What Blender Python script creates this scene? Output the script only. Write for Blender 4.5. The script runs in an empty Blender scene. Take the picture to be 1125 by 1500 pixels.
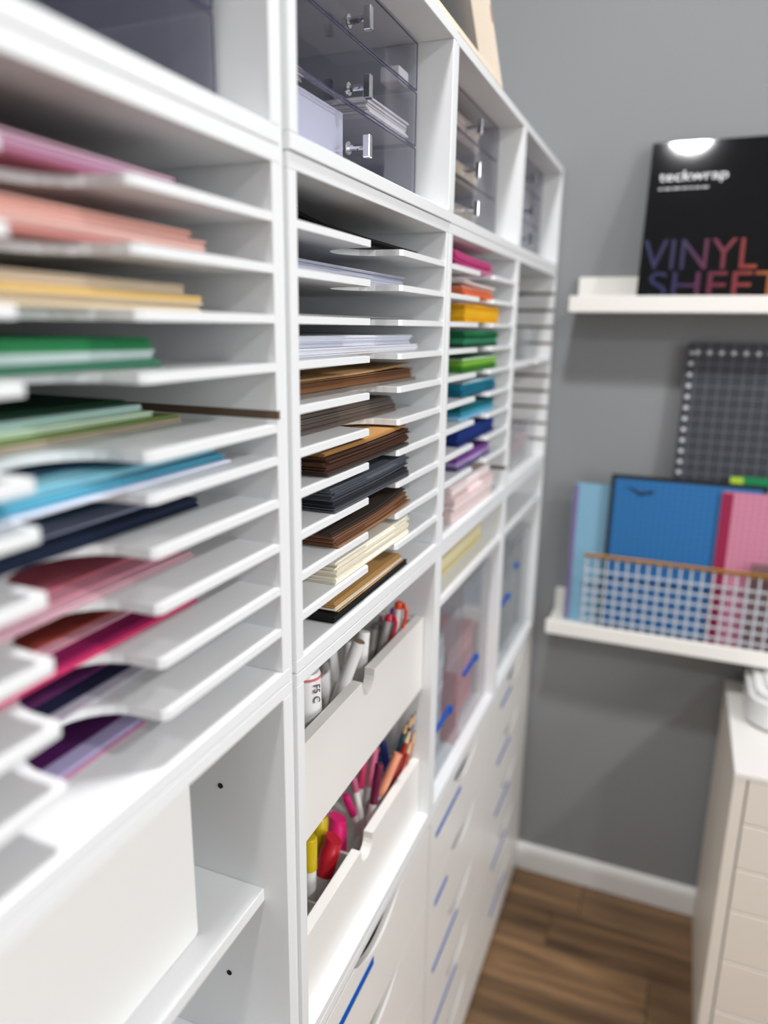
import bpy, bmesh, math, random
from mathutils import Vector, Matrix, Quaternion
random.seed(7)
S = bpy.context.scene
COL = S.collection

# ------------------------------------------------------------------ camera
CAM = Vector((0.2658, 0.0, 1.3183)); YAW, PITCH, ROLL, FPX = -0.3833, 0.24819, 0.013918, 1069.9
_f = Vector((math.sin(YAW)*math.cos(PITCH), math.cos(YAW)*math.cos(PITCH), -math.sin(PITCH)))
_r0 = Vector((math.cos(YAW), -math.sin(YAW), 0)); _u0 = _r0.cross(_f)
_r = _r0*math.cos(ROLL) + _u0*math.sin(ROLL); _u = _u0*math.cos(ROLL) - _r0*math.sin(ROLL)
cd = bpy.data.cameras.new('camera'); cam = bpy.data.objects.new('camera', cd); COL.objects.link(cam)
m = Matrix((_r, _u, -_f)).transposed().to_4x4(); m.translation = CAM; cam.matrix_world = m
cd.sensor_fit = 'VERTICAL'; cd.sensor_height = 36.0; cd.sensor_width = 27.0
cd.lens = FPX/1500*36; cd.clip_start = 0.01
cd.dof.use_dof = True; cd.dof.focus_distance = 0.68; cd.dof.aperture_fstop = 2.3
S.camera = cam

def px(x, y, ax, v):
    """photo pixel -> point where its line of sight meets the plane axis=v"""
    d = _f + _r*((x-562.5)/FPX) - _u*((y-750)/FPX)
    return CAM + d*((v-CAM[ax])/d[ax])

# ------------------------------------------------------------------ world, lights, exposure
w = bpy.data.worlds.new('world'); S.world = w; w.use_nodes = True
w.node_tree.nodes['Background'].inputs[0].default_value = (0.6, 0.62, 0.65, 1)
w.node_tree.nodes['Background'].inputs[1].default_value = 0.3
S.view_settings.view_transform = 'Standard'; S.view_settings.look = 'None'
S.view_settings.gamma = 1.0; S.view_settings.use_curve_mapping = False
S.view_settings.exposure = 0.12
S.cycles.transparent_max_bounces = 32
CEIL = 2.62
LAMPS = [(0.20, 0.55, 18), (0.30, -1.10, 9), (1.85, 0.45, 24), (1.85, -1.10, 16)]  # first is the inferred key lamp; the other three are added unseen fill
for lx, ly, le in LAMPS:
    ld = bpy.data.lights.new('ceiling_lamp', 'AREA'); ld.shape = 'DISK'; ld.size = 0.13; ld.energy = le
    ld.color = (0.98, 0.985, 1.0)
    lo = bpy.data.objects.new('ceiling_lamp', ld); lo.location = (lx, ly, CEIL-0.022); COL.objects.link(lo)

# unseen soft fill light added at the right-hand wall to brighten the fronts
wl = bpy.data.lights.new('window_daylight', 'AREA'); wl.shape = 'RECTANGLE'; wl.size = 1.25; wl.size_y = 1.35; wl.energy = 33; wl.color = (0.95, 0.98, 1.0)
wo = bpy.data.objects.new('window_daylight', wl); wo.location = (2.66, -0.2, 1.56); wo.rotation_euler = (0, math.radians(90), 0); COL.objects.link(wo)

# ------------------------------------------------------------------ materials
def nodes(name):
    M = bpy.data.materials.new(name); M.use_nodes = True
    nt = M.node_tree; return M, nt, nt.nodes['Principled BSDF']
def lin(c): return tuple(((v/12.92) if v <= .04045 else ((v+.055)/1.055)**2.4) for v in c)
def rgb(r, g, b): return lin((r/255, g/255, b/255))
_mc = {}
def mat(name, col, rough=.5, metal=0.0, coat=0.0, bump=0.0, bscale=200, spec=.5):
    if name in _mc: return _mc[name]
    M, nt, p = nodes(name)
    p.inputs['Base Color'].default_value = (*col, 1); p.inputs['Roughness'].default_value = rough
    p.inputs['Metallic'].default_value = metal; p.inputs['Coat Weight'].default_value = coat
    p.inputs['Specular IOR Level'].default_value = spec
    if bump:
        n = nt.nodes.new('ShaderNodeTexNoise'); n.inputs['Scale'].default_value = bscale
        tc = nt.nodes.new('ShaderNodeTexCoord'); nt.links.new(tc.outputs['Object'], n.inputs['Vector'])
        b = nt.nodes.new('ShaderNodeBump'); b.inputs['Strength'].default_value = bump; b.inputs['Distance'].default_value = .001
        nt.links.new(n.outputs['Fac'], b.inputs['Height']); nt.links.new(b.outputs['Normal'], p.inputs['Normal'])
    _mc[name] = M; return M
def clear_mat(name, tint, gloss=.10, milk=0.0, milkcol=(.8, .8, .8), rough=.05):
    if name in _mc: return _mc[name]
    M, nt, p = nodes(name); nt.nodes.remove(p); out = nt.nodes['Material Output']
    t = nt.nodes.new('ShaderNodeBsdfTransparent'); t.inputs[0].default_value = (*tint, 1)
    g = nt.nodes.new('ShaderNodeBsdfGlossy'); g.inputs['Roughness'].default_value = rough
    fr = nt.nodes.new('ShaderNodeFresnel'); fr.inputs[0].default_value = 1.45
    mx = nt.nodes.new('ShaderNodeMixShader'); gm = nt.nodes.new('ShaderNodeNewGeometry'); sb = nt.nodes.new('ShaderNodeMath'); sb.operation = 'SUBTRACT'; sb.inputs[0].default_value = 1
    nt.links.new(gm.outputs['Backfacing'], sb.inputs[1]); ml = nt.nodes.new('ShaderNodeMath'); ml.operation = 'MULTIPLY'
    nt.links.new(fr.outputs[0], ml.inputs[0]); nt.links.new(sb.outputs[0], ml.inputs[1]); nt.links.new(ml.outputs[0], mx.inputs[0])   # reflect on the outer face only
    nt.links.new(t.outputs[0], mx.inputs[1]); nt.links.new(g.outputs[0], mx.inputs[2]); last = mx
    if milk:
        d = nt.nodes.new('ShaderNodeBsdfDiffuse'); d.inputs[0].default_value = (*milkcol, 1)
        m2 = nt.nodes.new('ShaderNodeMixShader'); m2.inputs[0].default_value = milk
        nt.links.new(mx.outputs[0], m2.inputs[1]); nt.links.new(d.outputs[0], m2.inputs[2]); last = m2
    nt.links.new(last.outputs[0], out.inputs[0]); _mc[name] = M; return M
def attr_mat(name, rough=.7):
    M, nt, p = nodes(name)
    a = nt.nodes.new('ShaderNodeAttribute'); a.attribute_name = 'Col'
    nt.links.new(a.outputs['Color'], p.inputs['Base Color']); p.inputs['Roughness'].default_value = rough
    p.inputs['Specular IOR Level'].default_value = .3
    return M
def grid_mat(name, base, line, pitch, width, rough=.5, dots=None, major=None):
    """printed grid on a mat; object coords, x across, z up (flat print)"""
    M, nt, p = nodes(name); N = nt.nodes; Lk = nt.links
    tc = N.new('ShaderNodeTexCoord'); sx = N.new('ShaderNodeSeparateXYZ'); Lk.new(tc.outputs['Object'], sx.inputs[0])
    def mth(op, a, b=None):
        n = N.new('ShaderNodeMath'); n.operation = op
        for i, q in enumerate((a, b)):
            if q is None: continue
            if isinstance(q, (int, float)): n.inputs[i].default_value = q
            else: Lk.new(q, n.inputs[i])
        return n.outputs[0]
    X, Z = sx.outputs['X'], sx.outputs['Z']
    def lines(c, pt, wd): return mth('LESS_THAN', mth('PINGPONG', c, pt/2), wd/2)
    g = mth('MAXIMUM', lines(X, pitch, width), lines(Z, pitch, width))
    mx = N.new('ShaderNodeMix'); mx.data_type = 'RGBA'; Lk.new(g, mx.inputs[0])
    mx.inputs[6].default_value = (*base, 1); mx.inputs[7].default_value = (*line, 1)
    res = mx.outputs[2]
    if dots:   # ruler marks near the left and top edge: (inset_x, top_z, radius, colour)
        ix, tz, rad, dc = dots
        # repeating dot: distance in (x - ix, pingpong z) and (z - tz, pingpong x)
        def dd(a, b): return mth('LESS_THAN', mth('SQRT', mth('ADD', mth('MULTIPLY', a, a), mth('MULTIPLY', b, b))), rad)
        d1 = dd(mth('SUBTRACT', X, ix), mth('PINGPONG', Z, pitch/2)); d1 = mth('MULTIPLY', d1, mth('LESS_THAN', Z, tz+.001))
        d2 = dd(mth('SUBTRACT', Z, tz), mth('PINGPONG', X, pitch/2)); d2 = mth('MULTIPLY', d2, mth('GREATER_THAN', X, ix-.001))
        d = mth('MAXIMUM', d1, d2)
        m3 = N.new('ShaderNodeMix'); m3.data_type = 'RGBA'; Lk.new(d, m3.inputs[0]); Lk.new(res, m3.inputs[6])
        m3.inputs[7].default_value = (*dc, 1); res = m3.outputs[2]
    Lk.new(res, p.inputs['Base Color']); p.inputs['Roughness'].default_value = rough
    return M
WHITE = mat('white_melamine', rgb(229, 230, 230), .38, bump=.06, bscale=700)
WHITE2 = mat('white_lacquer', rgb(233, 230, 225), .3)
RAW = mat('raw_fibreboard', rgb(96, 78, 62), .9)
HOLE = mat('dark_hole', rgb(18, 18, 18), .9)
CREAM = mat('cream_white_paint', rgb(228, 219, 207), .45)
PAPER = attr_mat('paper_sheets')
ACRY = clear_mat('smoky_acrylic', (.925, .925, .945))
ACRYE = mat('acrylic_edge', rgb(66, 66, 92), .12)
CHROME = mat('chrome', (.85, .85, .87), .08, 1.0)
BIN = clear_mat('clear_plastic', (.955, .96, .965), milk=.06, milkcol=(.75, .77, .8), rough=.12)
BLUE = mat('blue_plastic', rgb(10, 78, 166), .5, spec=.25)
TAPE = mat('blue_label_tape', rgb(12, 84, 168), .7, spec=.15)
WALL = mat('grey_wall_paint', rgb(138, 140, 141), .75, bump=.05, bscale=400)
WALLW = mat('pale_wall_paint', rgb(150, 151, 152), .8)

# ------------------------------------------------------------------ mesh helpers
def box(x0, x1, y0, y1, z0, z1, bev=0.0, bm=None):
    b = bm or bmesh.new()
    vs = [b.verts.new((x, y, z)) for x in (x0, x1) for y in (y0, y1) for z in (z0, z1)]
    F = [(0, 1, 3, 2), (4, 6, 7, 5), (0, 4, 5, 1), (2, 3, 7, 6), (0, 2, 6, 4), (1, 5, 7, 3)]
    fs = [b.faces.new([vs[i] for i in f]) for f in F]
    if bev:
        es = list({e for f in fs for e in f.edges})
        bmesh.ops.bevel(b, geom=es, offset=bev, segments=1, affect='EDGES')
    return b
def prism(outline, axis, a0, a1, bm=None):
    """outline: list of 2D points; extruded along axis 'x','y','z' from a0 to a1"""
    b = bm or bmesh.new()
    def P(u, v, a): return {'x': (a, u, v), 'y': (u, a, v), 'z': (u, v, a)}[axis]
    v0 = [b.verts.new(P(u, v, a0)) for u, v in outline]; v1 = [b.verts.new(P(u, v, a1)) for u, v in outline]
    b.faces.new(v0); b.faces.new(v1[::-1]); n = len(outline)
    for i in range(n): b.faces.new((v0[i], v1[i], v1[(i+1) % n], v0[(i+1) % n]))
    bmesh.ops.recalc_face_normals(b, faces=b.faces[:])
    return b
def lathe(profile, seg=14, bm=None, caps=True):
    b = bm or bmesh.new(); rings = []
    for r, z in profile:
        rings.append([b.verts.new((r*math.cos(2*math.pi*i/seg), r*math.sin(2*math.pi*i/seg), z)) for i in range(seg)])
    for A, B in zip(rings, rings[1:]):
        for i in range(seg): b.faces.new((A[i], A[(i+1) % seg], B[(i+1) % seg], B[i]))
    if caps: b.faces.new(rings[0][::-1]); b.faces.new(rings[-1])
    return b
def tube(p0, p1, r, seg=8, bm=None):
    b = bm or bmesh.new(); p0, p1 = Vector(p0), Vector(p1); d = (p1-p0); q = d.to_track_quat('Z', 'Y')
    R = [[b.verts.new(p + q @ Vector((r*math.cos(2*math.pi*i/seg), r*math.sin(2*math.pi*i/seg), 0))) for i in range(seg)] for p in (p0, p1)]
    for i in range(seg): b.faces.new((R[0][i], R[0][(i+1) % seg], R[1][(i+1) % seg], R[1][i]))
    b.faces.new(R[0][::-1]); b.faces.new(R[1]); return b
def obj(name, bm, material, parent=None, label=None, smooth=False):
    """one mesh object; coordinates given in world space, or in the parent's own space if the parent is rotated"""
    xs = [v.co for v in bm.verts]
    c = Vector([(min(v[i] for v in xs)+max(v[i] for v in xs))/2 for i in range(3)])
    c[2] = min(v[2] for v in xs)
    for v in bm.verts: v.co -= c
    me = bpy.data.meshes.new(name); bm.to_mesh(me); bm.free()
    if smooth:
        for p in me.polygons: p.use_smooth = True
    me.materials.append(material)
    o = bpy.data.objects.new(name, me); COL.objects.link(o); o.location = c
    if parent is not None:
        o.parent = parent
        if not parent.get('_local'):
            off = Vector((0, 0, 0)); q = parent
            while q is not None: off += q.location; q = q.parent
            o.location = c - off
    if label: o['label'] = label
    return o
def tag(o, label, cat, group=None):
    o['label'] = label; o['category'] = cat
    if group: o['group'] = group
    return o
def thing(name, label, cat, loc, group=None, rot=None):
    o = bpy.data.objects.new(name, None); COL.objects.link(o); o.location = loc; o.empty_display_size = .05
    if rot is not None:
        o.rotation_mode = 'QUATERNION'; o.rotation_quaternion = rot; o['_local'] = 1
    return tag(o, label, cat, group)
def struct(name, bm, material):
    o = obj(name, bm, material); o['kind'] = 'structure'; return o
def smooth_by(o, ang=40):
    for p in o.data.polygons: p.use_smooth = True
    try: o.data.set_sharp_from_angle(angle=math.radians(ang))
    except Exception: pass
    return o

# ------------------------------------------------------------------ the room
XL, XR, YB, YF = -0.352, 2.7, -2.4, 1.60
struct('wall_far', box(XL-.1, XR+.1, YF, YF+.1, 0, CEIL), WALL)
struct('wall_left', box(XL-.1, XL, YB, YF, 0, CEIL), WALL)
struct('wall_right', box(XR, XR+.1, YB, YF, 0, CEIL), WALLW)
struct('wall_back', box(XL-.1, XR+.1, YB-.1, YB, 0, CEIL), WALLW)
struct('ceiling', box(XL-.1, XR+.1, YB-.1, YF+.1, CEIL, CEIL+.1), mat('ceiling_white', (.86, .86, .85), .9))
wf = bmesh.new()
for q in ((.85, 1.0, .90, .95), (.85, 1.0, 2.15, 2.20)): box(XR-.02, XR, -.90, .50, q[2], q[3], bm=wf)
for yy in (-.90, .45, -.225): box(XR-.02, XR, yy, yy+.05, .95, 2.15, bm=wf)
struct('added_fill_frame_1', wf, WHITE2)  # unseen window frame, added to go with the side fill light
bb = prism([(YF, 0), (YF-.013, 0), (YF-.013, .050), (YF-.010, .060), (YF-.005, .066), (YF, .068)], 'x', XL, XR)
struct('baseboard_far', bb, mat('baseboard_paint', rgb(232, 231, 228), .4))
floor = struct('floor', box(XL, XR, YB, YF, -.06, -.0085), mat('subfloor', (.05, .035, .025), .9))
def wood_floor():
    M, nt, p = nodes('oak_planks'); N = nt.nodes; Lk = nt.links
    tc = N.new('ShaderNodeTexCoord'); mp = N.new('ShaderNodeMapping'); mp.inputs['Scale'].default_value = (2.2, 26, 26)
    oi = N.new('ShaderNodeObjectInfo')
    ad = N.new('ShaderNodeVectorMath'); ad.operation = 'ADD'
    sc = N.new('ShaderNodeVectorMath'); sc.operation = 'SCALE'; sc.inputs['Scale'].default_value = 40
    cb = N.new('ShaderNodeCombineXYZ'); Lk.new(oi.outputs['Random'], cb.inputs[0]); Lk.new(oi.outputs['Random'], cb.inputs[1])
    Lk.new(cb.outputs[0], sc.inputs[0]); Lk.new(tc.outputs['Object'], mp.inputs['Vector'])
    Lk.new(mp.outputs[0], ad.inputs[0]); Lk.new(sc.outputs[0], ad.inputs[1])
    n = N.new('ShaderNodeTexNoise'); n.inputs['Scale'].default_value = 1.0; n.inputs['Detail'].default_value = 5; n.inputs['Distortion'].default_value = .6
    Lk.new(ad.outputs[0], n.inputs['Vector'])
    cr = N.new('ShaderNodeValToRGB'); e = cr.color_ramp.elements
    e[0].position = .3; e[0].color = (*rgb(84, 63, 44), 1); e[1].position = .72; e[1].color = (*rgb(148, 114, 80), 1)
    Lk.new(n.outputs['Fac'], cr.inputs[0])
    hv = N.new('ShaderNodeHueSaturation'); mr = N.new('ShaderNodeMapRange'); mr.inputs[3].default_value = .75; mr.inputs[4].default_value = 1.2
    Lk.new(oi.outputs['Random'], mr.inputs[0]); Lk.new(mr.outputs[0], hv.inputs['Value']); Lk.new(cr.outputs[0], hv.inputs['Color'])
    Lk.new(hv.outputs[0], p.inputs['Base Color']); p.inputs['Roughness'].default_value = .42
    return M
OAK = wood_floor(); PW = .118; row = 0; y = YF
while y > YB:
    x = XL - random.uniform(.2, .9)
    while x < XR:
        L = random.uniform(.9, 1.2); a, b = max(x, XL), min(x+L, XR)
        if b-a > .02: obj('plank', box(a+.0006, b-.0006, max(y-PW, YB)+.0006, y-.0006, -.0085, 0, .0008), OAK, floor)
        x += L
    y -= PW
for i, (lx, ly, le) in enumerate(LAMPS):  # rings for the key lamp and for the added fill lamps
    o = tag(obj('recessed_light_trim', lathe([(.072, CEIL-.012), (.095, CEIL-.012), (.095, CEIL), (.072, CEIL), (.072, CEIL-.012)], 32, caps=False), WHITE2),
            'white ring of a recessed ceiling light', 'light', 'recessed lights in the ceiling')
    o.location.x, o.location.y = lx, ly

# ------------------------------------------------------------------ storage wall
T = .0115                       # panel thickness
DEP = .335                      # depth of the cubes
Z1, Z2, Z3, Z4 = .654, 1.0442, 1.4343, 1.6279
COLS = [(.0935, .4655), (.4762, .8482), (.8494, 1.2174), (1.2186, 1.5872)]
ZS = [1.3915, 1.3585, 1.3255, 1.2926, 1.2593, 1.2261, 1.1942, 1.1604, 1.1262, 1.0923]
WHERE = ['over the white box', 'over the marker trays', 'over the pink case', 'by the grey wall']
NOTCH = .0365
def carcass(t, y0, y1, z0, z1, xf=0.0):
    obj('side_panel', box(-DEP, xf, y0, y0+T, z0+T, z1-T, .0006), WHITE, t)
    obj('side_panel', box(-DEP, xf, y1-T, y1, z0+T, z1-T, .0006), WHITE, t)
    obj('top_panel', box(-DEP, xf, y0, y1, z1-T, z1-.0003, .0006), WHITE, t)
    obj('bottom_panel', box(-DEP, xf, y0, y1, z0+.0003, z0+T, .0006), WHITE, t)
    obj('back_panel', box(-DEP, -DEP+.006, y0+T, y1-T, z0+T, z1-T), WHITE, t)
def notched(y0, y1, zt, th=.0058, xf=-.0008):
    c = (y0+y1)/2; o = [(-DEP+.007, y0), (xf, y0)]
    r = NOTCH; o.append((xf, c-r-.004)); o.append((xf-.003, c-r-.0005))
    for i in range(15):
        a = math.pi*i/14; o.append((-.020-r*math.sin(a)*1.0, c-r*math.cos(a)))
    o += [(xf-.003, c+r+.0005), (xf, c+r+.004), (xf, y1), (-DEP+.007, y1)]
    return prism(o, 'z', zt-th, zt)
for ci, (y0, y1) in enumerate(COLS):
    cy = (y0+y1)/2
    # top half-height cube
    t = thing('display_cube', 'white half height cube holding smoky acrylic drawers, '+WHERE[ci], 'cube shelf', (-DEP/2, cy, Z3), 'half height cubes on top')
    carcass(t, y0, y1, Z3, Z4, .0015 if ci == 1 else 0)
    # paper organizer
    t = thing('paper_organizer', 'white cube with thin notched paper shelves, '+WHERE[ci], 'paper organizer', (-DEP/2, cy, Z2), 'paper organizer cubes')
    carcass(t, y0, y1, Z2, Z3)
    for k, z in enumerate(ZS):
        zz = z
        if ci == 0 and k == 4: zz = 1.2496
        miss = (ci == 2 and k == 9) or (ci == 3 and k != 4)
        if not miss: obj('shelf', notched(y0+T-.004, y1-T+.004, zz), WHITE, t)
        if miss or zz != z:
            obj('groove', box(-DEP+.01, .0004, y1-T-.0003, y1-T+.003, z-.006, z), RAW, t, 'brown raw groove of an empty shelf slot')
            obj('groove', box(-DEP+.01, .0004, y0+T-.003, y0+T+.0003, z-.006, z), RAW, t)
    # open storage cube
    t = thing('storage_cube', 'white open cube shelf under the paper organizer '+WHERE[ci], 'cube shelf', (-DEP/2, cy, Z1), 'open storage cubes')
    carcass(t, y0, y1, Z1, Z2)
    if ci == 0: obj('shelf', box(-DEP+.007, -.0235, y0+T, y1-T, .8365, .849, .0006), WHITE, t)
    if ci == 2: obj('shelf', box(-DEP+.007, -.002, y0+T, y1-T, .9600, .9705, .0006), WHITE, t)
    if ci == 3: obj('shelf', box(-DEP+.007, -.002, y0+T, y1-T, .9600, .9705, .0006), WHITE, t)
    if ci == 0:
        for hz in (.9385, .7435):
            h = lathe([(.0026, 0), (.0026, .0012)], 10)
            bmesh.ops.rotate(h, verts=h.verts, matrix=Matrix.Rotation(math.pi/2, 3, 'X'))
            bmesh.ops.translate(h, verts=h.verts, vec=(-.0635, y1-T+.0006, hz)); obj('pin_hole', h, HOLE, t, 'black shelf pin hole')
    # drawer unit
    t = thing('drawer_unit', 'white drawer unit with scooped fronts under the column '+WHERE[ci], 'drawers', (-DEP/2, cy, 0), 'five drawer units along the floor')
    obj('side_panel', box(-DEP, -.0135, y0, y0+T, 0, Z1-T), WHITE, t); obj('side_panel', box(-DEP, -.0135, y1-T, y1, 0, Z1-T), WHITE, t)
    obj('top_panel', box(-DEP, 0, y0, y1, Z1-T, Z1, .0006), WHITE, t)
    obj('back_panel', box(-DEP, -DEP+.006, y0+T, y1-T, .02, Z1-T), WHITE, t)
    obj('plinth', box(-.03, -.014, y0+T, y1-T, 0, .022), WHITE, t)
    zt = Z1-T-.004; pitch = (zt-.018)/5
    tapes = {1: {0: (.515, .645)}, 2: {0: (.878, 1.004), 1: (.884, .946), 2: (.884, 1.017), 3: (.882, 1.028), 4: (.884, .99)},
             3: {0: (1.283, 1.375), 1: (1.278, 1.388), 2: (1.286, 1.412), 3: (1.282, 1.414), 4: (1.29, 1.43)}}
    for k in range(5):
        a, b = zt-(k+1)*pitch+.003, zt-k*pitch
        o = [(y0+.0015, a), (y1-.0015, a), (y1-.0015, b)]
        for i in range(17):
            u = i/16; yy = cy+.068-.136*u; o.append((yy, b-.026*math.sin(math.pi*u)**.8 if 0 < u < 1 else b))
        o.append((y0+.0015, b))
        d = obj('drawer', prism(o, 'x', -.0085, 0), WHITE2, t)
        bx = box(-.30, -.0126, y0+.016, y0+.024, a+.004, b-.030); box(-.30, -.0126, y1-.024, y1-.016, a+.004, b-.022, bm=bx)
        box(-.30, -.292, y0+.024, y1-.024, a+.004, b-.022, bm=bx); box(-.292, -.0126, y0+.024, y1-.024, a+.004, a+.010, bm=bx)
        obj('drawer_box', bx, WHITE, d)
        if k in tapes.get(ci, {}):
            ta, tb = tapes[ci][k]; tz = b-.036
            obj('label_tape', box(0, .0007, ta, tb, tz-(.0055 if ci == 1 else .004), tz+(.0055 if ci == 1 else .004)), TAPE, d, 'strip of blue label tape')

struct('added_gap_strip_1', box(-.30, -.0045, COLS[0][1]+.0002, COLS[1][0]-.0002, 0, Z4-.004), WHITE)  # added strip lightens the gap, standing in for the lit cube side
# ------------------------------------------------------------------ smoky acrylic drawer boxes in the top cubes
def plates(x0, x1, y0, y1, z0, z1, th, faces, bm=None):
    b = bm or bmesh.new()
    for f in faces:
        q = dict(l=(x0, x1, y0, y0+th, z0, z1), r=(x0, x1, y1-th, y1, z0, z1), b=(x0, x1, y0, y1, z0, z0+th),
                 t=(x0, x1, y0, y1, z1-th, z1), f=(x1-th, x1, y0, y1, z0, z1), k=(x0, x0+th, y0, y1, z0, z1))[f]
        box(*q, bm=b)
    return b
ACX = -.038; ZA0, ZA1 = Z3+T+.0004, 1.6158
ZDR = [(1.4490, 1.5105), (1.5120, 1.5660), (1.5675, 1.6140)]; ZKN = [1.4745, 1.5225, 1.5755]
for ci, (y0, y1) in enumerate(COLS):
    cy = (y0+y1)/2; a0, a1 = y0+T+.003, y1-T-.0025
    t = thing('acrylic_drawers', 'smoky clear acrylic box of three drawers with chrome handles, '+WHERE[ci], 'drawers', (-.18, cy, ZA0), 'acrylic drawer boxes in the top cubes')
    obj('case', plates(-.31, ACX-.004, a0, a1, ZA0, ZA1, .0025, 'lrb'), ACRY, t)
    hp = (ZA1-ZA0-.004)/3
    for k in range(3):
        z0, z1 = ZDR[k]
        d = obj('drawer', plates(-.30, ACX, a0+.003, a1-.003, z0, z1, .0022, 'lrbf'), ACRY, t)
        rim = bmesh.new(); e = .0012
        for q in ((ACX-.0002, ACX+.0006, a0+.003, a1-.003, z0, z0+e), (ACX-.0002, ACX+.0006, a0+.003, a1-.003, z1-e, z1),
                  (ACX-.0002, ACX+.0006, a1-.003-e, a1-.003, z0, z1), (ACX-.0002, ACX+.0006, a0+.003, a0+.003+e, z0, z1)): box(*q, bm=rim)
        obj('rim', rim, ACRYE, d)
        kz = ZKN[k]; ky = cy-.008
        kb = box(ACX+.016, ACX+.0225, ky-.0035, ky+.0035, kz-.0095, kz+.0095, .0006)
        tube((ACX, ky, kz), (ACX+.017, ky, kz), .0028, 10, kb)
        tube((ACX, ky, kz), (ACX+.0012, ky, kz), .0055, 12, kb)
        obj('knob', kb, CHROME, d, 'chrome bar handle')
        if ci == 3 and k == 0:
            obj('label_tape', box(ACX+.0007, ACX+.0015, cy-.03, cy+.015, z0+.004, z0+.014), TAPE, d, 'strip of blue label tape')

# ------------------------------------------------------------------ papers
ORD = ['top', 'second', 'third', 'fourth', 'fifth', 'sixth', 'seventh', 'eighth', 'ninth', 'tenth', 'lowest']
def sheets(name, label, x1, depth, y0, y1, z, th, cols, n=None, curl=(0, 0), jit=.0012, cat='paper', group=None, rot=0.0):
    """a pack of loose sheets: n thin slabs, each a bit out of line; curl=(left lift, right lift)"""
    n = n or max(2, min(22, round(th/.0011))); NU = 7
    V, F, C = [], [], []
    h = th/n; cx = x1-depth/2; cyy = (y0+y1)/2
    for k in range(n):
        jx, jy, ja = random.gauss(0, jit), random.gauss(0, jit), rot+random.gauss(0, .003)
        c = cols[min(len(cols)-1, int(k*len(cols)/n))]; s = random.uniform(.86, 1.1); c = (min(1, c[0]*s), min(1, c[1]*s), min(1, c[2]*s))
        hh = h*random.uniform(.82, .97); base = len(V)
        for zi in (0, 1):
            for xi in (0, 1):
                for u in range(NU+1):
                    t = u/NU
                    dz = curl[0]*max(0, 1-t*1.7)**2*(1 if k else .9)+curl[1]*max(0, t*1.7-.7)**2
                    lx = (xi-.5)*depth; ly = (t-.5)*(y1-y0)
                    X = cx+lx*math.cos(ja)-ly*math.sin(ja)+jx; Y = cyy+lx*math.sin(ja)+ly*math.cos(ja)+jy
                    V.append((X, Y, z+k*h+zi*hh+dz))
        W = NU+1
        def ix(zi, xi, u): return base+zi*2*W+xi*W+u
        for u in range(NU):
            F += [(ix(1, 0, u), ix(1, 1, u), ix(1, 1, u+1), ix(1, 0, u+1)), (ix(0, 0, u), ix(0, 0, u+1), ix(0, 1, u+1), ix(0, 1, u)),
                  (ix(0, 1, u), ix(0, 1, u+1), ix(1, 1, u+1), ix(1, 1, u)), (ix(0, 0, u), ix(1, 0, u), ix(1, 0, u+1), ix(0, 0, u+1))]
        F += [(ix(0, 0, 0), ix(0, 1, 0), ix(1, 1, 0), ix(1, 0, 0)), (ix(0, 0, NU), ix(1, 0, NU), ix(1, 1, NU), ix(0, 1, NU))]
        C += [c]*(len(F)-len(C))
    ctr = Vector((cx, cyy, z)); me = bpy.data.meshes.new(name); me.from_pydata([Vector(v)-ctr for v in V], [], F)
    ca = me.color_attributes.new('Col', 'FLOAT_COLOR', 'CORNER')
    for p in me.polygons:
        for li in p.loop_indices: ca.data[li].color = (*C[p.index], 1)
    me.materials.append(PAPER); o = bpy.data.objects.new(name, me); COL.objects.link(o); o.location = ctr
    return tag(o, label, cat, group)
def slot(ci, k, packs, floor_z=None):
    """packs from the bottom up: (colour words, [colours], thickness, x_front, y0, y1, depth, curl)"""
    z = floor_z if floor_z else (ZS[k] if k < 10 else Z2+T)
    z += .0003
    for words, cols, th, xf, y0, y1, dep, curl in packs:
        sheets('paper_pack', f'{words} in the {ORD[k]} organizer slot {WHERE[ci]}', xf, dep, y0, y1, z, th,
               [rgb(*c) for c in cols], curl=curl, group=f'papers in the organizer {WHERE[ci]}')
        z += th+.0003
N0 = (0, 0)
# first column (12 inch sheets, pushed to the left, front edges about 4 cm back)
def c1(words, cols, th, yr, xf=-.042, curl=N0): return (words, cols, th, xf, max(.113, yr-.288), yr, min(.27, xf+.322), curl)
slot(0, 0, [c1('dusty rose cardstock', [(150, 78, 100), (186, 120, 150)], .004, .398, -.03), c1('mauve pink cardstock', [(206, 160, 186), (222, 186, 204)], .006, .392, -.03), c1('thin dark plum sheets', [(90, 50, 62)], .0022, .398, -.034)])
slot(0, 1, [c1('deep salmon cardstock', [(216, 146, 140)], .004, .412, -.03), c1('salmon pink cardstock', [(240, 194, 184), (242, 200, 188), (236, 182, 172)], .007, .418, -.03), c1('pale salmon top sheets', [(232, 178, 164)], .005, .408, -.034)])
slot(0, 2, [c1('cream cardstock', [(238, 220, 190), (226, 206, 176)], .006, .411, -.03), c1('golden yellow sheets', [(236, 200, 128)], .004, .411, -.03), c1('beige cardstock', [(226, 206, 180), (206, 186, 160)], .006, .398, -.034)])
slot(0, 3, [c1('blue green cardstock', [(70, 132, 104)], .005, .372, -.034), c1('pale mint cardstock', [(206, 224, 222)], .005, .365, -.034), c1('emerald green cardstock', [(44, 140, 84), (32, 112, 66)], .007, .365, -.034)])
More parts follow.
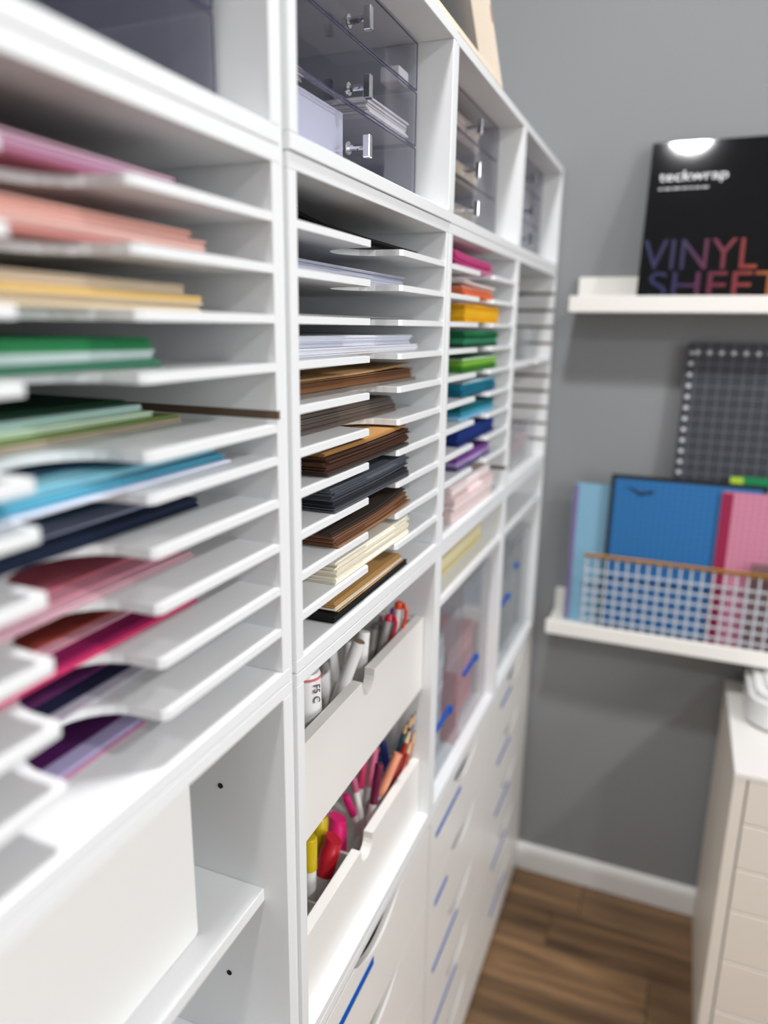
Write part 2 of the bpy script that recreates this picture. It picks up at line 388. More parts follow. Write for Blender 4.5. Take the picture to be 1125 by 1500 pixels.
slot(0, 4, [c1('tan cardstock', [(196, 182, 160)], .003, .437, -.070), c1('olive green sheets', [(134, 156, 84)], .002, .437, -.071), c1('pale green cardstock', [(206, 226, 196)], .004, .412, -.076),
            c1('mint cardstock', [(184, 216, 206)], .0045, .405, -.080), c1('dark pine green sheets', [(16, 60, 38)], .003, .400, -.088)], 1.2496)
slot(0, 5, [c1('lavender white sheets', [(226, 230, 244)], .0025, .418, -.018), c1('bright cyan cardstock', [(70, 156, 184), (90, 170, 196)], .004, .417, -.022), c1('pale aqua cardstock', [(150, 200, 214), (128, 188, 206)], .004, .415, -.028), c1('dark slate blue sheets', [(36, 70, 96)], .002, .408, -.050)])
slot(0, 6, [c1('navy cardstock', [(22, 34, 58)], .0065, .412, -.042), c1('pale periwinkle sheets', [(172, 178, 206)], .0012, .410, -.054), c1('slate blue sheets', [(80, 100, 124)], .0012, .405, -.072)])
slot(0, 7, [c1('pale pink sheets', [(232, 188, 200)], .0022, .404, -.041), c1('pink sheets', [(226, 158, 176)], .0015, .402, -.052), c1('dusty rose sheets', [(196, 108, 122)], .0015, .400, -.066)])
slot(0, 8, [c1('hot pink cardstock', [(232, 62, 124)], .0026, .404, -.041), c1('magenta sheets', [(150, 26, 92)], .0012, .402, -.047), c1('light pink sheets', [(232, 176, 190)], .0012, .401, -.060), c1('rust red sheets', [(168, 74, 62)], .0012, .400, -.070)])
slot(0, 9, [c1('pale lilac sheets', [(216, 210, 224)], .0015, .365, -.050), c1('navy sheets', [(40, 42, 76)], .0015, .363, -.058), c1('plum purple sheets', [(110, 48, 106)], .0015, .362, -.070)])
slot(0, 10, [c1('pink sheets', [(212, 160, 186)], .0012, .352, -.049), c1('lavender sheets', [(186, 176, 214)], .0015, .350, -.053), c1('dark purple sheets', [(84, 24, 92)], .0015, .349, -.066)])
# second column
def c2(words, cols, th, yr, xf=-.03, curl=N0): return (words, cols, th, xf, .492, yr, .28, curl)
def c2s(words, cols, th, yl, yr, xf=-.004, curl=N0): return (words, cols, th, xf, yl, yr, .27, curl)
slot(1, 0, [c2('black cardstock', [(22, 22, 24)], .004, .800), c2('black glossy sheets', [(10, 10, 11)], .004, .812, -.024, (.013, 0))])
slot(1, 1, [c2('lilac grey ream', [(196, 198, 212), (186, 188, 204)], .012, .783, -.032)])
slot(1, 2, [c2('thin grey clear sheets', [(150, 150, 148)], .0022, .790, -.03)])
slot(1, 3, [c2('loose white paper', [(236, 236, 244)], .007, .822, -.028), c2('white ream', [(226, 228, 242), (232, 234, 246)], .010, .805, -.03)])
slot(1, 4, [c2('clear sleeved grey sheets', [(128, 116, 106)], .003, .816, -.026), c2('brown cardstock', [(130, 88, 56), (118, 78, 50)], .010, .812, -.03), c2('kraft sheet', [(190, 152, 104)], .0016, .806, -.032, (0, .004))])
slot(1, 5, [c2('lowest sleeve of grey brown chipboard', [(108, 96, 88)], .0042, .775, -.034), c2('second sleeve of grey brown chipboard', [(98, 86, 78)], .0042, .772, -.034), c2('third sleeve of grey brown chipboard', [(112, 100, 92)], .0042, .770, -.035), c2('uppermost sleeve of grey brown chipboard', [(94, 84, 78)], .0042, .765, -.036)])
slot(1, 6, [c2s('charcoal sheets', [(74, 66, 64)], .0035, .541, .736), c2s('dark brown cardstock', [(70, 44, 30), (84, 54, 36), (66, 42, 30)], .0135, .538, .734, -.004, (0, .002)), c2s('kraft brown cardstock', [(158, 114, 64), (176, 130, 76)], .004, .539, .733, -.006, (0, .003))])
slot(1, 7, [c2s('dark grey sheets', [(84, 86, 92)], .004, .553, .740), c2s('black cardstock', [(44, 46, 52)], .0055, .552, .738), c2s('slate grey cardstock', [(70, 72, 80), (84, 88, 96)], .0115, .551, .736, -.005, (0, .003))])
slot(1, 8, [c2s('light brown sheet', [(150, 108, 76)], .0022, .563, .748, -.004, (0, .004)), c2s('chestnut brown cardstock', [(112, 76, 54), (126, 88, 62)], .009, .557, .738, -.006, (0, .005)), c2s('dark umber sheets', [(66, 54, 48)], .003, .556, .735, -.008, (0, .007))])
slot(1, 9, [c2s('thick cream cardstock', [(246, 240, 222), (240, 232, 212), (248, 243, 228)], .0225, .560, .745, -.005)])
slot(1, 10, [c2s('black cardstock', [(20, 20, 22)], .007, .556, .745, -.006), c2s('white and kraft sheets', [(196, 160, 110), (240, 232, 220)], .004, .566, .738, -.008), c2s('golden kraft cardstock', [(190, 150, 94)], .004, .567, .735, -.010)])
# third column
def c3(words, cols, th, yl=.962, yr=1.150, xf=-.012, curl=N0): return (words, cols, th, xf, yl, yr, .27, curl)
slot(2, 0, [c3('pale pink cardstock', [(236, 150, 190)], .005, .915, 1.098), c3('magenta pink cardstock', [(206, 70, 136), (220, 90, 150)], .012, .912, 1.096, -.013, (.003, 0))])
slot(2, 1, [c3('orange cardstock', [(236, 112, 62), (240, 130, 84)], .009, .953, 1.106), c3('peach pink cardstock', [(240, 160, 140)], .004, .953, 1.106), c3('white top sheets', [(242, 228, 222)], .004, .950, 1.112, -.010, (.003, 0))])
slot(2, 2, [c3('thick yellow cardstock', [(250, 190, 24), (252, 200, 40), (246, 182, 20)], .0235, .962, 1.150)])
slot(2, 3, [c3('deep teal green cardstock', [(18, 84, 60)], .005), c3('sea green cardstock', [(64, 150, 110)], .006), c3('forest green cardstock', [(24, 110, 66), (30, 122, 74)], .010)])
slot(2, 4, [c3('grass green cardstock', [(66, 140, 44)], .008), c3('lime green cardstock', [(146, 204, 70)], .008, .965, 1.15), c3('white and dark green top sheets', [(206, 226, 206), (24, 92, 50)], .004, .96, 1.15)])
slot(2, 5, [c3('teal blue cardstock', [(22, 112, 140), (28, 130, 156)], .017), c3('pale grey blue sheets', [(176, 196, 204)], .003, .97, 1.15)])
slot(2, 6, [c3('light blue cardstock', [(150, 196, 224)], .005, .96, 1.145), c3('aqua blue cardstock', [(60, 156, 182)], .006, .965, 1.145), c3('dark teal cardstock', [(20, 104, 112)], .009, .962, 1.145)])
slot(2, 7, [c3('thick royal navy cardstock', [(26, 50, 120), (30, 58, 136)], .021, .952, 1.150)])
slot(2, 8, [c3('slate blue cardstock', [(96, 92, 140)], .006, .95, 1.13), c3('lilac cardstock', [(176, 150, 196)], .005, .95, 1.13), c3('purple cardstock', [(120, 70, 150)], .008, .952, 1.128)])
slot(2, 10, [c3('lower block of blush white cardstock', [(244, 226, 224)], .017, .930, 1.145, -.010), c3('middle block of blush white cardstock', [(246, 232, 230), (238, 216, 214)], .018, .935, 1.150, -.008), c3('upper block of blush white cardstock', [(248, 236, 234)], .014, .94, 1.148, -.014)])

# ------------------------------------------------------------------ small things inside the acrylic drawers
def card(label, x0, x1, y0, y1, z0, th, c, n=1, fan=0.0, group='cards in the acrylic drawers'):
    o = sheets('card_pack', label, x1, x1-x0, y0, y1, z0, th, [rgb(*c)], n=n, jit=.0015, cat='cards', group=group); o.rotation_euler = (fan, 0, 0); return o
zf = [a+.0026 for a, b in ZDR]
card('fanned white cards in the middle acrylic drawer over the black paper', -.13, -.046, .715, .822, zf[1], .020, (238, 234, 236), 10)
tag(obj('folded_card', box(-.052, -.0505, .502, px(502, 190, 0, -.0505).y, zf[0], min(ZDR[0][1]-.002, px(502, 166, 0, -.0505).z)), mat('lilac_card', rgb(214, 214, 228), .7)), 'large lilac white card upright in the lowest acrylic drawer', 'card')
tag(obj('small_box', box(-.068, -.046, .799, .827, zf[2], zf[2]+.015, .001), mat('white_card', rgb(232, 230, 232), .7)), 'small white carton in the top acrylic drawer', 'carton')
card('beige cards in the middle acrylic drawer beside the fanned cards', -.14, -.055, .51, .60, zf[1], .010, (226, 212, 198), 7)
card('white cards lying in the top acrylic drawer beside the small carton', -.15, -.055, .51, .57, zf[2], .012, (226, 224, 228), 7)
for k, h, c, wds in ((0, .034, (200, 190, 176), 'tan'), (1, .026, (230, 216, 190), 'cream'), (2, .030, (232, 214, 200), 'blush')):
    card(f'block of {wds} cards in an acrylic drawer over the rainbow papers', -.16, -.055, .95, 1.15, zf[k], h, c, 12)
card('pale cards in the acrylic drawers against the grey wall', -.16, -.06, 1.30, 1.50, zf[1], .022, (206, 208, 214), 8)

# ------------------------------------------------------------------ marker trays
def tray(label, z0, h, y0, y1, divs):
    x1, x0 = -.0140, -.150; th = .0115; cy = (y0+y1)/2-.006
    t = thing('marker_tray', label, 'tray', (-.08, (y0+y1)/2, z0), 'marker trays')
    r, dp = .0165, .021; zt = z0+h
    o = [(y0, z0), (y1, z0), (y1, zt), (cy+r, zt)]
    for i in range(1, 12):
        a = math.pi*i/12; o.append((cy+r*math.cos(a), zt-dp*math.sin(a)**.7))
    o += [(cy-r, zt), (y0, zt)]
    obj('front_panel', prism(o, 'x', x1-th, x1), WHITE2, t)
    obj('back_panel', box(x0, x0+.006, y0, y1, z0, zt), WHITE2, t)
    obj('end_panel', box(x0+.006, x1-th, y0, y0+.006, z0, zt-.004), WHITE2, t)
    obj('end_panel', box(x0+.006, x1-th, y1-.006, y1, z0, zt-.004), WHITE2, t)
    obj('tray_floor', box(x0+.006, x1-th, y0+.006, y1-.006, z0, z0+.004), WHITE2, t)
    for d in divs: obj('divider', box(x0+.006, x1-th, d-.0015, d+.0015, z0+.004, zt-.022), WHITE2, t)
    return t
TY0, TY1 = COLS[1][0]+T+.0012, COLS[1][1]-T-.0012
tray('white marker tray hung above the other tray, holding white tubes and pens', .8555, .1015, TY0, TY1, (.602, .668))
for zz in (.8515,):
    for yy, s in ((TY0-.0012, 1), (TY1+.0012, -1)):
        for xx in (-.03, -.13):
            tag(obj('shelf_pin', tube((xx, yy-.004*s, zz), (xx, yy+.008*s, zz), .0035, 8), CHROME), 'small metal shelf pin under the hung marker tray', 'shelf pin', 'pins holding the marker tray')
tray('white marker tray on the cube floor, holding pink markers and pencils', Z1+T+.0004, .0840, TY0, TY1, (.574, .655))

def axis_thing(name, label, cat, p0, p1, group):
    p0, p1 = Vector(p0), Vector(p1); q = (p1-p0).to_track_quat('Z', 'Y')
    return thing(name, label, cat, p0, group, q), (p1-p0).length
def seat(a, b, zfloor):
    """axis from two points (top a, lower b), run down to the tray floor"""
    a, b = Vector(a), Vector(b); d = b-a; t = (zfloor-a.z)/d.z; e = a+d*t
    return e, a
F_UP, F_LO = .8555+.0065, Z1+T+.0065
PENLOG = []
def pen(label, top, low, Xt, Xl, fz, r, cap, body, capfrac, kind='marker', group=None, tip=None):
    e, a = seat(px(*top, 0, Xt), px(*low, 0, Xl), fz); e0 = e.copy()
    e.x = min(-.032-r, max(-.135, e.x)); e.y = min(TY1-.008-r, max(TY0+.008+r, e.y))
    t, L = axis_thing(kind, label, kind.replace('_', ' '), e, a, group)
    k = L-min(L*.9, (px(*low, 0, Xl)-px(*top, 0, Xt)).length)
    PENLOG.append((label, tuple(round(v, 3) for v in e0), tuple(round(v, 3) for v in a), round(L, 3)))
    if kind == 'pencil':
        obj('shaft', lathe([(r, 0), (r, L-.020)], 6), body, t)
        obj('sharpened_end', lathe([(r, L-.020), (r*.35, L-.005)], 8), mat('bare_wood', rgb(222, 184, 140), .7), t, 'bare wood sharpened end')
        obj('lead', lathe([(r*.35, L-.005), (r*.05, L)], 8), cap, t)
        return
    smooth_by(obj('barrel', lathe([(r*.86, 0), (r*.9, .002), (r*.9, k)], 16), body, t))
    if tip == 'slant':
        b = lathe([(r, k-.001), (r, L-.012), (r*.92, L-.010), (r*.92, L)], 18)
        for v in b.verts:
            if v.co.z > L-.001: v.co.z += v.co.x*.35
        smooth_by(obj('cap', b, cap, t))
    elif tip == 'hollow':
        smooth_by(obj('cap', lathe([(r, k-.001), (r, L), (r*.62, L), (r*.60, L-.008), (0.0003, L-.008)], 18, caps=False), cap, t))
    else:
        smooth_by(obj('cap', lathe([(r, k-.001), (r, L-.003), (r*.85, L-.0006), (r*.5, L)], 18), cap, t))
def pm(n, *c, rough=.32): return mat(n, rgb(*c), rough)
WBODY = pm('white_barrel', 236, 234, 232); SIL = pm('silver_barrel', 176, 172, 168, rough=.3)
# lower tray: chunky markers
pen('chunky red marker with slanted cap in the lower tray', (489, 1228), (474, 1280), -.047, -.052, F_LO, .0112, pm('red_cap', 190, 20, 40), WBODY, .62, tip='slant', group='chunky markers in the lower tray')
pen('chunky hot pink marker standing behind the red marker', (494, 1196), (494, 1255), -.066, -.063, F_LO, .0115, pm('hotpink_cap', 232, 36, 118), WBODY, .58, tip='slant', group='chunky markers in the lower tray')
pen('yellow marker next to the red marker in the lower tray', (468, 1195), (467, 1250), -.072, -.070, F_LO, .0100, pm('yellow_cap', 206, 178, 10), WBODY, .50, group='chunky markers in the lower tray')
pen('yellow marker close to the tray end panel', (453, 1225), (453, 1270), -.052, -.052, F_LO, .0085, pm('yellow_cap', 206, 178, 10), WBODY, .50, group='chunky markers in the lower tray')
# lower tray: brush markers with white barrels (top, lower point)
G = 'brush markers with white barrels'
pen('slim magenta capped marker leaning outward over the pink marker', (506, 1165), (517, 1192), -.060, -.057, F_LO, .0048, pm('magenta_cap', 206, 30, 112), WBODY, .40, group=G)
pen('slim dusty pink capped marker behind the magenta one', (517, 1138), (521, 1158), -.062, -.058, F_LO, .0046, pm('dusty_pink_cap', 190, 96, 130), WBODY, .40, group=G)
pen('slim raspberry capped marker in the lower tray', (533, 1110), (528, 1153), -.066, -.066, F_LO, .0050, pm('raspberry_cap', 206, 50, 100), WBODY, .45, group=G)
pen('slim rose pink capped marker beside the raspberry one', (550, 1095), (541, 1150), -.064, -.066, F_LO, .0050, pm('rose_cap', 224, 110, 146), WBODY, .45, group=G)
pen('slim burgundy capped marker in the lower tray', (556, 1118), (547, 1175), -.033, -.036, F_LO, .0056, pm('burgundy_cap', 104, 12, 56), WBODY, .58, group=G)
pen('slim peach capped marker with a hollow cap end', (583, 1104), (557, 1163), -.022, -.037, F_LO, .0058, pm('peach_cap', 242, 160, 126), WBODY, .60, tip='hollow', group=G)
pen('navy blue marker behind the burgundy marker', (560, 1086), (568, 1130), -.060, -.052, F_LO, .0052, pm('navy_cap', 26, 46, 120), pm('navy_cap', 26, 46, 120), .5, group=G)
pen('dark blue marker beside the navy marker', (556, 1100), (556, 1130), -.066, -.060, F_LO, .0052, pm('deepblue_cap', 22, 66, 130), pm('navy_cap', 26, 46, 120), .5, group=G)
# pencils
G = 'sharpened pencils in the lower tray'
for lab, tp, lw, c in (('red pencil leaning at the end of the lower tray', (604, 1082), (580, 1150), (176, 44, 30)),
                       ('brick red pencil beside the orange red one', (602, 1066), (575, 1145), (160, 36, 30)),
                       ('orange pencil against the cube side', (609, 1068), (590, 1130), (206, 110, 40)),
                       ('teal pencil behind the red pencils', (597, 1056), (590, 1090), (20, 92, 110)),
                       ('bright blue pencil beside the cube side', (609, 1041), (600, 1082), (24, 110, 160)),
                       ('dark navy pencil behind the blue one', (604, 1046), (601, 1084), (20, 40, 76))):
    nm = 'pencil_'+lab.split()[0]+lab.split()[1]
    pen(lab, tp, lw, -.019, -.034, F_LO, .0034, pm(nm, *c), pm(nm, *c), .1, kind='pencil', group=G)
# upper tray
G = 'white tubes in the upper tray'
BR = mat('brown_cap_end', rgb(120, 96, 78), .6)
def wtube(label, top, low, Xt, Xl, r, fz=F_UP, endm=None, crimp=False):
    e, a = seat(px(*top, 0, Xt), px(*low, 0, Xl), fz); e.x = min(-.030-r, max(-.13, e.x)); e.y = min(TY1-.008-r, max(TY0+.008+r, e.y))
    t, L = axis_thing('paint_tube' if crimp else 'marker', label, 'tube' if crimp else 'marker', e, a, G)
    if crimp:
        b = bmesh.new(); rings = []
        for s, fx, fy in ((0, 1, 1), (.15, 1, 1), (.7, .72, 1.1), (1, .12, 1.25)):
            rings.append([b.verts.new((r*fx*math.cos(2*math.pi*i/18), r*fy*math.sin(2*math.pi*i/18), s*L)) for i in range(18)])
        for A, B in zip(rings, rings[1:]):
            for i in range(18): b.faces.new((A[i], A[(i+1) % 18], B[(i+1) % 18], B[i]))
        b.faces.new(rings[0][::-1]); b.faces.new(rings[-1]); smooth_by(obj('tube_body', b, WBODY, t))
    else:
        smooth_by(obj('barrel', lathe([(r*.9, 0), (r, .003), (r, L-.002), (r*.96, L)], 20), WBODY, t))
        if endm: smooth_by(obj('end_cap', lathe([(r*.86, L-.001), (r*.86, L+.0012), (r*.5, L+.0022)], 20), endm, t, 'brown wooden end'))
wtube('white crimped tube beside the tube with lettering', (474, 990), (481, 1025), -.068, -.066, .0090, crimp=True)
wtube('white tube standing behind the leaning white marker', (488, 955), (490, 1000), -.075, -.075, .008, crimp=True)
wtube('thin white tube behind the crimped tube', (480, 968), (486, 995), -.078, -.076, .0065, crimp=True)
wtube('white marker with a brown end leaning across the upper tray', (526, 940), (500, 1010), -.034, -.050, .0074, endm=BR)
wtube('white upright marker beside the tray divider', (533, 925), (530, 960), -.044, -.044, .0072)
wtube('white marker behind the leaning marker', (512, 940), (508, 1000), -.075, -.072, .007)
# lettered tube
e, a = seat(px(461, 972, 0, -.046), px(457, 1040, 0, -.046), F_UP); e.y = max(e.y, TY0+.022)
t = thing('paint_tube', 'white tube with dark lettering and pink band in the upper tray', 'tube', e, G)
L = (a-e).length
b = lathe([(.0155, e.z), (.016, e.z+.004), (.0155, e.z+L*.7), (.0145, e.z+L*.98), (.013, e.z+L)], 24)
bmesh.ops.translate(b, verts=b.verts, vec=(e.x, e.y, 0)); smooth_by(obj('tube_body', b, WBODY, t))
b = lathe([(.0146, e.z+L*.955), (.0151, e.z+L*.955), (.0149, e.z+L*.975), (.0144, e.z+L*.975)], 24, caps=False)
bmesh.ops.translate(b, verts=b.verts, vec=(e.x, e.y, 0)); obj('band', b, pm('pink_band', 214, 120, 128), t, 'thin pink band')
def text_mesh(body, size, mat_, depth=.0004):
    cu = bpy.data.curves.new('lettering', 'FONT'); cu.body = body; cu.size = size; cu.extrude = depth
    o = bpy.data.objects.new('lettering', cu); COL.objects.link(o); bpy.context.view_layer.update()
    dg = bpy.context.evaluated_depsgraph_get(); me = bpy.data.meshes.new_from_object(o.evaluated_get(dg))
    bpy.data.objects.remove(o); bpy.data.curves.remove(cu); me.materials.clear(); me.materials.append(mat_); return me
INK = pm('dark_ink', 96, 94, 96)
me = text_mesh('F5 C', .010, INK); o = bpy.data.objects.new('lettering', me); COL.objects.link(o); o.parent = t
ang = math.radians(-35)
nv = Vector((math.cos(ang), math.sin(ang), 0)); xa = Vector((0, 0, -1)); ya = nv.cross(xa)
o.matrix_local = Matrix.Translation(nv*.0164+Vector((0, 0, L*.935))) @ Matrix((xa, ya, nv)).transposed().to_4x4()
# pens with clips
def clip_pen(label, top, low, Xt, Xl, r, capc, name, clip_side=(1, -.3)):
    e, a = seat(px(*top, 0, Xt), px(*low, 0, Xl), F_UP); e.y = min(TY1-.010, e.y); e.x = min(-.032, e.x)
    t, L = axis_thing('pen', label, 'pen', e, a, 'clip pens in the upper tray')
    smooth_by(obj('barrel', lathe([(r*.9, 0), (r, .002), (r, L-.004)], 14), WBODY if 'orange' in label else SIL, t))
    cm = pm(name, *capc, rough=.25)
    cp = obj('cap', lathe([(r*1.06, L-.006), (r*1.06, L-.001), (r*.8, L+.002), (r*.4, L+.003)], 14), cm, t); smooth_by(cp)
    # clip direction in world: toward +x, tuck to the pen's own space
    q = t.rotation_quaternion.inverted(); d = q @ Vector((clip_side[0], clip_side[1], 0)); d.z = 0; d.normalize()
    bm = bmesh.new(); P = [(r*.3, L+.001), (r*1.5, L), (r*2.1, L-.006), (r*2.1, L-.018), (r*1.7, L-.030)]
    pts = [Vector((d.x*u, d.y*u, z)) for u, z in P]
    for p0, p1 in zip(pts, pts[1:]): tube(p0, p1, .0023, 8, bm)
    smooth_by(obj('clip', bm, cm, t, 'curved plastic clip'))
clip_pen('pen with a red clip cap in the upper tray', (571, 903), (562, 940), -.040, -.044, .0056, (204, 40, 70), 'pen_red')
clip_pen('white pen with an orange clip cap in the upper tray', (585, 884), (580, 925), -.033, -.036, .0056, (226, 80, 40), 'pen_orange')
clip_pen('pen with a purple cap behind the red clip pen', (578, 893), (572, 935), -.046, -.050, .0054, (150, 70, 170), 'pen_purple', (.2, 1))
clip_pen('silver pen standing behind the red clip pen', (562, 905), (555, 940), -.060, -.060, .0056, (176, 130, 150), 'pen_mauve', (-.5, 1))
clip_pen('silver pen next to the tray divider', (552, 915), (547, 945), -.058, -.058, .0056, (110, 104, 104), 'pen_grey', (-.5, 1))

# ------------------------------------------------------------------ white box on the shelf of the first column
bm = prism([(.112, .8495), (.388, .8495), (.391, .8525), (.391, 1.028), (.388, 1.031), (.112, 1.031)], 'x', -.30, -.046)
t = thing('storage_box', 'large plain white box standing on the cube shelf', 'box', (-.17, .25, .8495))
o = obj('box_body', bm, mat('matt_white_box', rgb(236, 235, 232), .5), t)
obj('lid_line', box(-.3, -.0457, .113, .390, 1.020, 1.0206), mat('soft_grey', rgb(190, 190, 188), .6), t)

# ------------------------------------------------------------------ clear cases
def clear_case(label, x0, x1, y0, y1, z0, z1, content, clabel, latch=None, lying=False, fill=.9, cx1=None):
    t = thing('clear_case', label, 'storage case', ((x0+x1)/2, (y0+y1)/2, z0), 'clear plastic cases')
    obj('shell', plates(x0, x1, y0, y1, z0, z1, .0018, 'lrbf'), BIN, t)
    rb = bmesh.new(); e = .003
    for q in ((x1-.001, x1+.002, y0, y1, z1-.012, z1-.009), (x1-.001, x1+.002, y0, y1, z0+.004, z0+.007), (x1-.001, x1+.0015, y0+.002, y0+.005, z0, z1), (x1-.001, x1+.0015, y1-.005, y1-.002, z0, z1)): box(*q, bm=rb)
    obj('rib', rb, BIN, t)
    if latch:
        a, b, lz = latch
        lb = box(x1, x1+.005, a, b, lz-.0032, lz+.0032, .001); box(x1, x1+.007, b-.010, b, lz-.0055, lz+.0055, .001, bm=lb)
        obj('latch', lb, BLUE, t, 'blue plastic latch')
    if content:
        sheets('paper_pack', clabel, (cx1 or x1-.012), .25, y0+.006, y1-.006, z0+.003, (z1-z0)*fill, [rgb(*c) for c in content], n=10, group='papers inside clear cases')
zb = Z1+T+.0005
c3y0, c3y1 = COLS[2][0]+T, COLS[2][1]-T; c4y0, c4y1 = COLS[3][0]+T, COLS[3][1]-T
clear_case('clear case with grey white papers and a blue latch below the rainbow papers', -.30, -.016, c3y0+.004, 1.020, zb, .905, [(186, 192, 204), (206, 210, 220)], 'grey white papers inside the clear case', (.880, .974, .756), fill=.80, cx1=-.04)
clear_case('clear case with pink papers and a blue latch below the rainbow papers', -.30, -.016, 1.032, c3y1-.004, zb, .930, [(206, 140, 148), (214, 160, 164)], 'pink papers inside the clear case', (1.045, 1.122, .778), fill=.55, cx1=-.04)
tag(obj('red_folder', box(-.29, -.018, 1.0225, 1.0295, zb, zb+.12), pm('red_folder', 186, 50, 66)), 'thin red folder between the two clear cases', 'folder')
sheets('paper_pack', 'cream and yellow papers lying above the clear cases', -.03, .26, c3y0+.01, c3y1-.03, .9710, .030, [rgb(214, 200, 150), rgb(226, 216, 176), rgb(206, 196, 160)], n=12, cat='paper')
clear_case('clear case with grey papers standing nearest the column of rainbow papers', -.30, -.016, c4y0+.004, 1.395, zb, .90, [(176, 180, 182)], 'pale grey papers inside the far clear case', (1.290, 1.360, .806), fill=.75, cx1=-.04)
clear_case('clear case with off white papers standing beside the grey wall', -.30, -.016, 1.403, c4y1-.004, zb, .905, [(196, 198, 194)], 'off white papers inside the clear case by the wall', (1.405, 1.425, .850), fill=.78, cx1=-.04)
clear_case('flat clear case in the upper half of the organizer by the wall', -.30, -.030, c4y0+.006, c4y1-.02, ZS[4]+.0006, ZS[4]+.062, [(168, 170, 172)], 'grey papers inside the upper flat case', (1.235, 1.262, ZS[4]+.045), fill=.6)
clear_case('flat clear case in the lower half of the organizer by the wall', -.30, -.020, c4y0+.006, c4y1-.02, Z2+T+.0006, Z2+T+.080, [(206, 204, 200), (214, 190, 192)], 'blush papers inside the lower flat case', (1.236, 1.27, Z2+T+.060), fill=.6)

# ------------------------------------------------------------------ wooden shadow box on top
q = Quaternion((0, 1, 0), math.radians(-12))
t = thing('shadow_box', 'pale wooden open frame leaning on top of the shelves', 'frame', (-.012, .90, Z4+.0014), rot=q)
PW_ = mat('pale_pine', rgb(218, 203, 184), .55, bump=.1, bscale=120)
fy0, fy1, fh, fd, ft = -.20, .182, .36, .012, .030
obj('side_board', box(-fd, .008, fy1-ft, fy1, .003, fh), PW_, t); obj('side_board', box(-fd, .008, fy0, fy0+ft, .003, fh), PW_, t)
obj('bottom_board', box(-fd, .008, fy0+ft, fy1-ft, .003, .003+.008), PW_, t); obj('top_board', box(-fd, .008, fy0+ft, fy1-ft, fh-ft, fh), PW_, t)
obj('backing', box(-fd-.003, -fd+.001, fy0, fy1, .003, fh), mat('dark_print', rgb(44, 44, 48), .35), t, 'dark backing')
obj('slot', box(.0078, .0086, fy1-.010, fy1-.005, .085, .105), mat('slot_brown', rgb(140, 104, 84), .8), t, 'small brown slot')

# ------------------------------------------------------------------ picture ledges on the far wall
LX0, LX1 = .043, .72; LY = 1.490
def ledge(label, zb):
    t = thing('picture_ledge', label, 'wall shelf', ((LX0+LX1)/2, YF, zb), 'white picture ledges')
    obj('shelf_board', box(LX0, LX1, LY+.010, YF-.002, zb, zb+.014), CREAMW, t)
    obj('front_lip', box(LX0, LX1, LY, LY+.010, zb, zb+.030, .001), CREAMW, t)
    obj('back_rail', box(LX0-.005+.008, LX1, YF-.014, YF-.002, zb+.014, zb+.070, .001), CREAMW, t)
CREAMW = mat('ledge_white', rgb(240, 237, 230), .4)
ZU, ZLo = 1.351, .684
ledge('white picture ledge carrying the black box', ZU)
ledge('white picture ledge carrying the cutting mats', ZLo)

# black vinyl box, leaning back
lean = math.radians(14.8)
t = thing('vinyl_box', 'glossy black box of vinyl sheets with rainbow lettering leaning on the wall', 'box', (.164, 1.5045, ZU+.0172), rot=Quaternion((1, 0, 0), -lean))
BLK = mat('glossy_black', rgb(9, 10, 13), .06, spec=.28)
obj('box_body', box(0, .305, 0, .010, 0.0005, .302, .0012), BLK, t)
def grad_mat():
    M, nt, p = nodes('rainbow_print'); N = nt.nodes; Lk = nt.links
    tc = N.new('ShaderNodeTexCoord'); sx = N.new('ShaderNodeSeparateXYZ'); Lk.new(tc.outputs['Object'], sx.inputs[0])
    mr = N.new('ShaderNodeMapRange'); mr.inputs[2].default_value = .30; mr.inputs[1].default_value = 0; Lk.new(sx.outputs[0], mr.inputs[0])
    cr = N.new('ShaderNodeValToRGB'); e = cr.color_ramp.elements
    e[0].position = .0; e[0].color = (*rgb(30, 33, 74), 1); e[1].position = 1; e[1].color = (*rgb(214, 176, 50), 1)
    for ps, c in ((.25, (38, 28, 68)), (.42, (92, 28, 52)), (.60, (122, 44, 42)), (.78, (150, 92, 38))):
        k = e.new(ps); k.color = (*rgb(*c), 1)
    Lk.new(mr.outputs[0], cr.inputs[0]); Lk.new(cr.outputs[0], p.inputs['Base Color']); p.inputs['Roughness'].default_value = .4; p.inputs['Specular IOR Level'].default_value = .15
    return M
GR = grad_mat()
def put_text(body, size, m_, x, z, wid, hei, name, parent, lab):
    me = text_mesh(body, 1.0, m_, .0)
    xs = [v.co.x for v in me.vertices]; ys = [v.co.y for v in me.vertices]; a, b, c, d = min(xs), max(xs), min(ys), max(ys)
    for v in me.vertices: v.co = Vector((x+(v.co.x-a)/(b-a)*wid, -.0006, z+(v.co.y-c)/(d-c)*hei))
    # coordinates stay in the box's own space so the gradient runs across the whole box
    o = bpy.data.objects.new(name, me); COL.objects.link(o); o.parent = parent; o['label'] = lab; return o
put_text('VINYL', 1, GR, .004, .062, .195, .056, 'lettering', t, 'rainbow lettering VINYL')
put_text('SHEETS', 1, GR, .020, .008, .262, .050, 'lettering', t, 'rainbow lettering SHEETS')
LOGO = pm('logo_white', 200, 200, 202)
put_text('teckwrap', 1, LOGO, .018, .222, .118, .024, 'logo', t, 'white maker name')
bm = bmesh.new(); x = .018
while x < .105:
    L = random.uniform(.006, .014); box(x, x+L, -.0006, 0, .212, .2155, bm=bm); x += L+.003
obj('small_print', bm, pm('small_print', 130, 130, 132), t)

